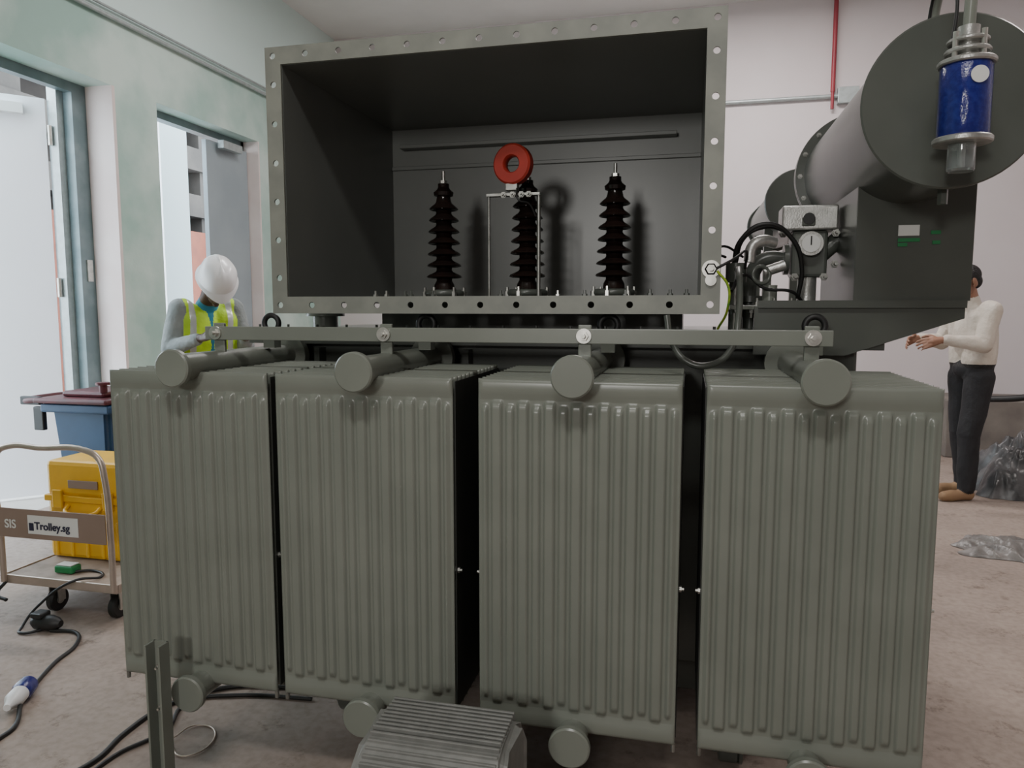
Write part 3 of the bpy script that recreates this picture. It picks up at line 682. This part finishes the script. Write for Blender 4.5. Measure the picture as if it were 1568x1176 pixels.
def left_man():
    E=empty('man_in_hi_vis_vest')
    B=[]
    tr='trou'
    for s in (-1,1):
        B+=[cap((s*.095,.01,.93),(s*.105,-.01,.50),.092,.062,tr),cap((s*.105,-.01,.50),(s*.11,.02,.10),.060,.045,tr)]
        B+=[cap((s*.11,.04,.045),(s*.12,-.13,.035),.045,.035,'shoe'),cap((s*.11,.02,.10),(s*.11,.02,.06),.045,.045,'shoe')]
        B+=[cap((s*.07,0.0,.96),(s*.085,0,1.12),.105,.098,'hivis'),cap((s*.085,0,1.12),(s*.10,-.03,1.34),.100,.098,'hivis')]
        B+=[cap((s*.10,-.03,1.36),(s*.145,-.04,1.42),.085,.062,'hivis')]
        B+=[cap((s*.170,-.04,1.415),(s*.235,-.05,1.17),.066,.056,'greyc'),cap((s*.235,-.05,1.17),(s*.15,-.27,1.23),.052,.038,'greyc')]
        B+=[cap((s*.15,-.27,1.23),(s*.135,-.305,1.24),.028,.026,'skin1')]
        B+=hand((s*.13,-.315,1.242),(-s*.25,-.85,.25),(-s*.8,-.1,-.5),-1 if s>0 else 1,'skin1',.8)
    B+=[ell((0,-.02,1.25),(.14,.105,.20),'hivis'),ell((0,0,1.0),(.15,.11,.10),'hivis')]
    B+=[cap((0,-.03,1.42),(0,-.055,1.455),.070,.058,'teal'),cap((0,-.06,1.46),(0,-.16,1.56),.054,.054,'skin1')]
    def ov(C,lab,mats):
        hv=mats.index('hivis');rf=mats.index('refl');te=mats.index('teal')
        k=lab==hv; x,y,z=C[:,0],C[:,1],C[:,2]
        lab=lab.copy()
        lab[k&(y<-.03)&(np.abs(x)<.010+.22*np.clip((z-1.34),0,1))]=te
        lab[k&(z>1.06)&(z<1.11)]=rf
        lab[k&(np.abs(np.abs(x)-.115)<.018)&(z>1.11)]=rf
        return lab
    mats=['trou','shoe','hivis','refl','greyc','teal','skin1','hair']
    fuse('body',B,mats,.005,E,ov,9,.004)
    HM=Matrix.Translation((0,-.215,1.565))@Euler((math.radians(52),0,math.radians(-8))).to_matrix().to_4x4()
    fuse('head',xform(headprims('skin1'),HM),['skin1','hair'],.003,E,None,3)
    hd=empty('head_fittings'); hd.parent=E; hd.matrix_local=HM
    eyes(hd)
    bm=bmesh.new(); N=48; rings=[]; hz0=.058
    prof=[(1.0,-.008),(1.0,.0),(.985,.03),(.93,.06),(.82,.085),(.66,.105),(.45,.118),(.22,.124),(0.0,.126)]
    for k,(r,z) in enumerate(prof):
        if r==0: rings.append([bm.verts.new((0,.005,hz0+z))]); continue
        row=[]
        for i in range(N):
            a=2*math.pi*i/N; rr=r*(1+(.02*math.cos(6*a) if 1<k<6 else 0))
            row.append(bm.verts.new((.108*rr*math.cos(a),.005+.128*rr*math.sin(a),hz0+z+(.006 if (2<k and abs(math.cos(a))<.15) else 0))))
        rings.append(row)
    brim=[]
    for i in range(N):
        a=2*math.pi*i/N; f=max(0,-math.sin(a))**3
        brim.append(bm.verts.new(((.108+.016)*math.cos(a),.005+(.128+.012+.045*f)*math.sin(a),hz0-.013-.012*f)))
    for a,b in zip([brim]+rings,rings):
        for i in range(N):
            j=(i+1)%N
            if len(b)==1: bm.faces.new((a[i],a[j],b[0]))
            else: bm.faces.new((a[i],a[j],b[j],b[i]))
    o=bm_obj('hard_hat',bm,M['helmet'],hd,True); s=o.modifiers.new('s','SOLIDIFY'); s.thickness=.003; s.offset=1
    lathe('helmet_logo',[(0,0),(.014,0),(.014,.001),(0,.001)],(0,-.105,.13),(0,-.75,.6),M['teal'],hd,20)
    torus('helmet_strap',(0,-.02,-.02),.088,.004,(1,0,0),M['black'],hd)
    E.location=(-3.02,4.15,0); E.rotation_euler=(0,0,math.radians(55))
left_man()
def right_man():
    E=empty('man_in_cream_shirt'); B=[]
    for s in (-1,1):
        k=-.07 if s>0 else .06
        B+=[cap((s*.095,.01,.91),(s*.10,k*.6-.01,.50),.100,.078,'trou'),cap((s*.10,k*.6-.01,.50),(s*.105,k+.02,.10),.074,.064,'trou')]
        B+=[cap((s*.105,k+.04,.045),(s*.115,k-.16,.036),.044,.037,'shoe'),cap((s*.105,k+.02,.10),(s*.105,k+.02,.06),.044,.045,'shoe')]
        B+=[cap((s*.07,.01,.93),(s*.075,.01,1.02),.100,.098,'trou'),cap((s*.075,.01,1.04),(s*.095,.0,1.34),.112,.102,'cream')]
        B+=[cap((s*.10,.0,1.35),(s*.155,.0,1.405),.084,.066,'cream')]
        B+=[cap((s*.18,.0,1.40),(s*.225,-.08,1.16),.068,.060,'cream'),cap((s*.225,-.08,1.16),(s*.15,-.30,1.19),.058,.040,'cream')]
        B+=[cap((s*.15,-.30,1.19),(s*.142,-.335,1.19),.027,.025,'skin2')]
        B+=hand((s*.14,-.345,1.19),(-s*.3,-.9,-.25),(-s*.8,-.1,-.4),-1 if s>0 else 1,'skin2',.8)
    B+=[ell((0,.0,1.22),(.135,.125,.20),'cream'),ell((0,.01,.97),(.145,.12,.09),'trou')]
    B+=[cap((0,.0,1.40),(0,-.02,1.475),.065,.056,'cream'),cap((0,-.015,1.46),(0,-.04,1.54),.050,.048,'skin2')]
    def ov(C,lab,mats):
        l2=lab.copy(); l2[(lab==mats.index('cream'))&(C[:,2]<1.0)]=mats.index('trou')
        l2[(C[:,2]>.985)&(C[:,2]<1.012)&(np.abs(C[:,0])<.2)&(C[:,1]>-.15)]=mats.index('hair'); return l2
    mats=['trou','shoe','cream','skin2','hair']
    fuse('body',B,mats,.005,E,ov,9,.007)
    HM=Matrix.Translation((0,-.075,1.61))@Euler((math.radians(18),0,0)).to_matrix().to_4x4()
    fuse('head',xform(headprims('skin2'),HM),['skin2','hair'],.003,E,None,3)
    hd=empty('head_fittings'); hd.parent=E; hd.matrix_local=HM
    eyes(hd)
    E.location=(2.04,6.1,0); E.rotation_euler=(0,0,math.radians(-72))
right_man()

# ---------------------------------------------------------------- light
def area(name,loc,tgt,size,energy,color,sy=None):
    l=bpy.data.lights.new(name,'AREA'); l.energy=energy; l.size=size; l.color=color
    if sy: l.shape='RECTANGLE'; l.size_y=sy
    o=bpy.data.objects.new(name,l); COL.objects.link(o); o.location=loc
    o.rotation_euler=(Vector(tgt)-Vector(loc)).to_track_quat('-Z','Y').to_euler(); return o
area('ceiling_lamp_rear',(0.5,6.6,4.5),(0.5,6.6,0),1.4,105,(1,.93,.91),.4)
area('ceiling_lamp_mid',(-1.8,5.0,4.5),(-1.8,5.0,0),1.4,80,(1,.97,.95),.4)
area('ceiling_lamp_right',(3.2,3.5,4.5),(3.2,3.5,0),1.4,65,(1,.92,.88),.4)
area('work_lamp_behind',(-.9,-3,2.25),(-.6,2.5,1.6),.5,62,(1,.98,.94))
area('ceiling_lamp_front',(-.2,-.8,4.5),(-.2,-.4,0),1.4,75,(1,.98,.95),.4)
w=bpy.data.worlds.new('World'); S.world=w; w.use_nodes=True
bg=w.node_tree.nodes['Background']; bg.inputs[0].default_value=(.78,.90,1.0,1); bg.inputs[1].default_value=9

cam=bpy.data.cameras.new('camera'); cam.sensor_width=36; cam.lens=36*1150/1600
co=bpy.data.objects.new('camera',cam); COL.objects.link(co); co.location=(0,0,H)
co.rotation_euler=(math.radians(90-5.9),0,math.radians(13.5)); S.camera=co
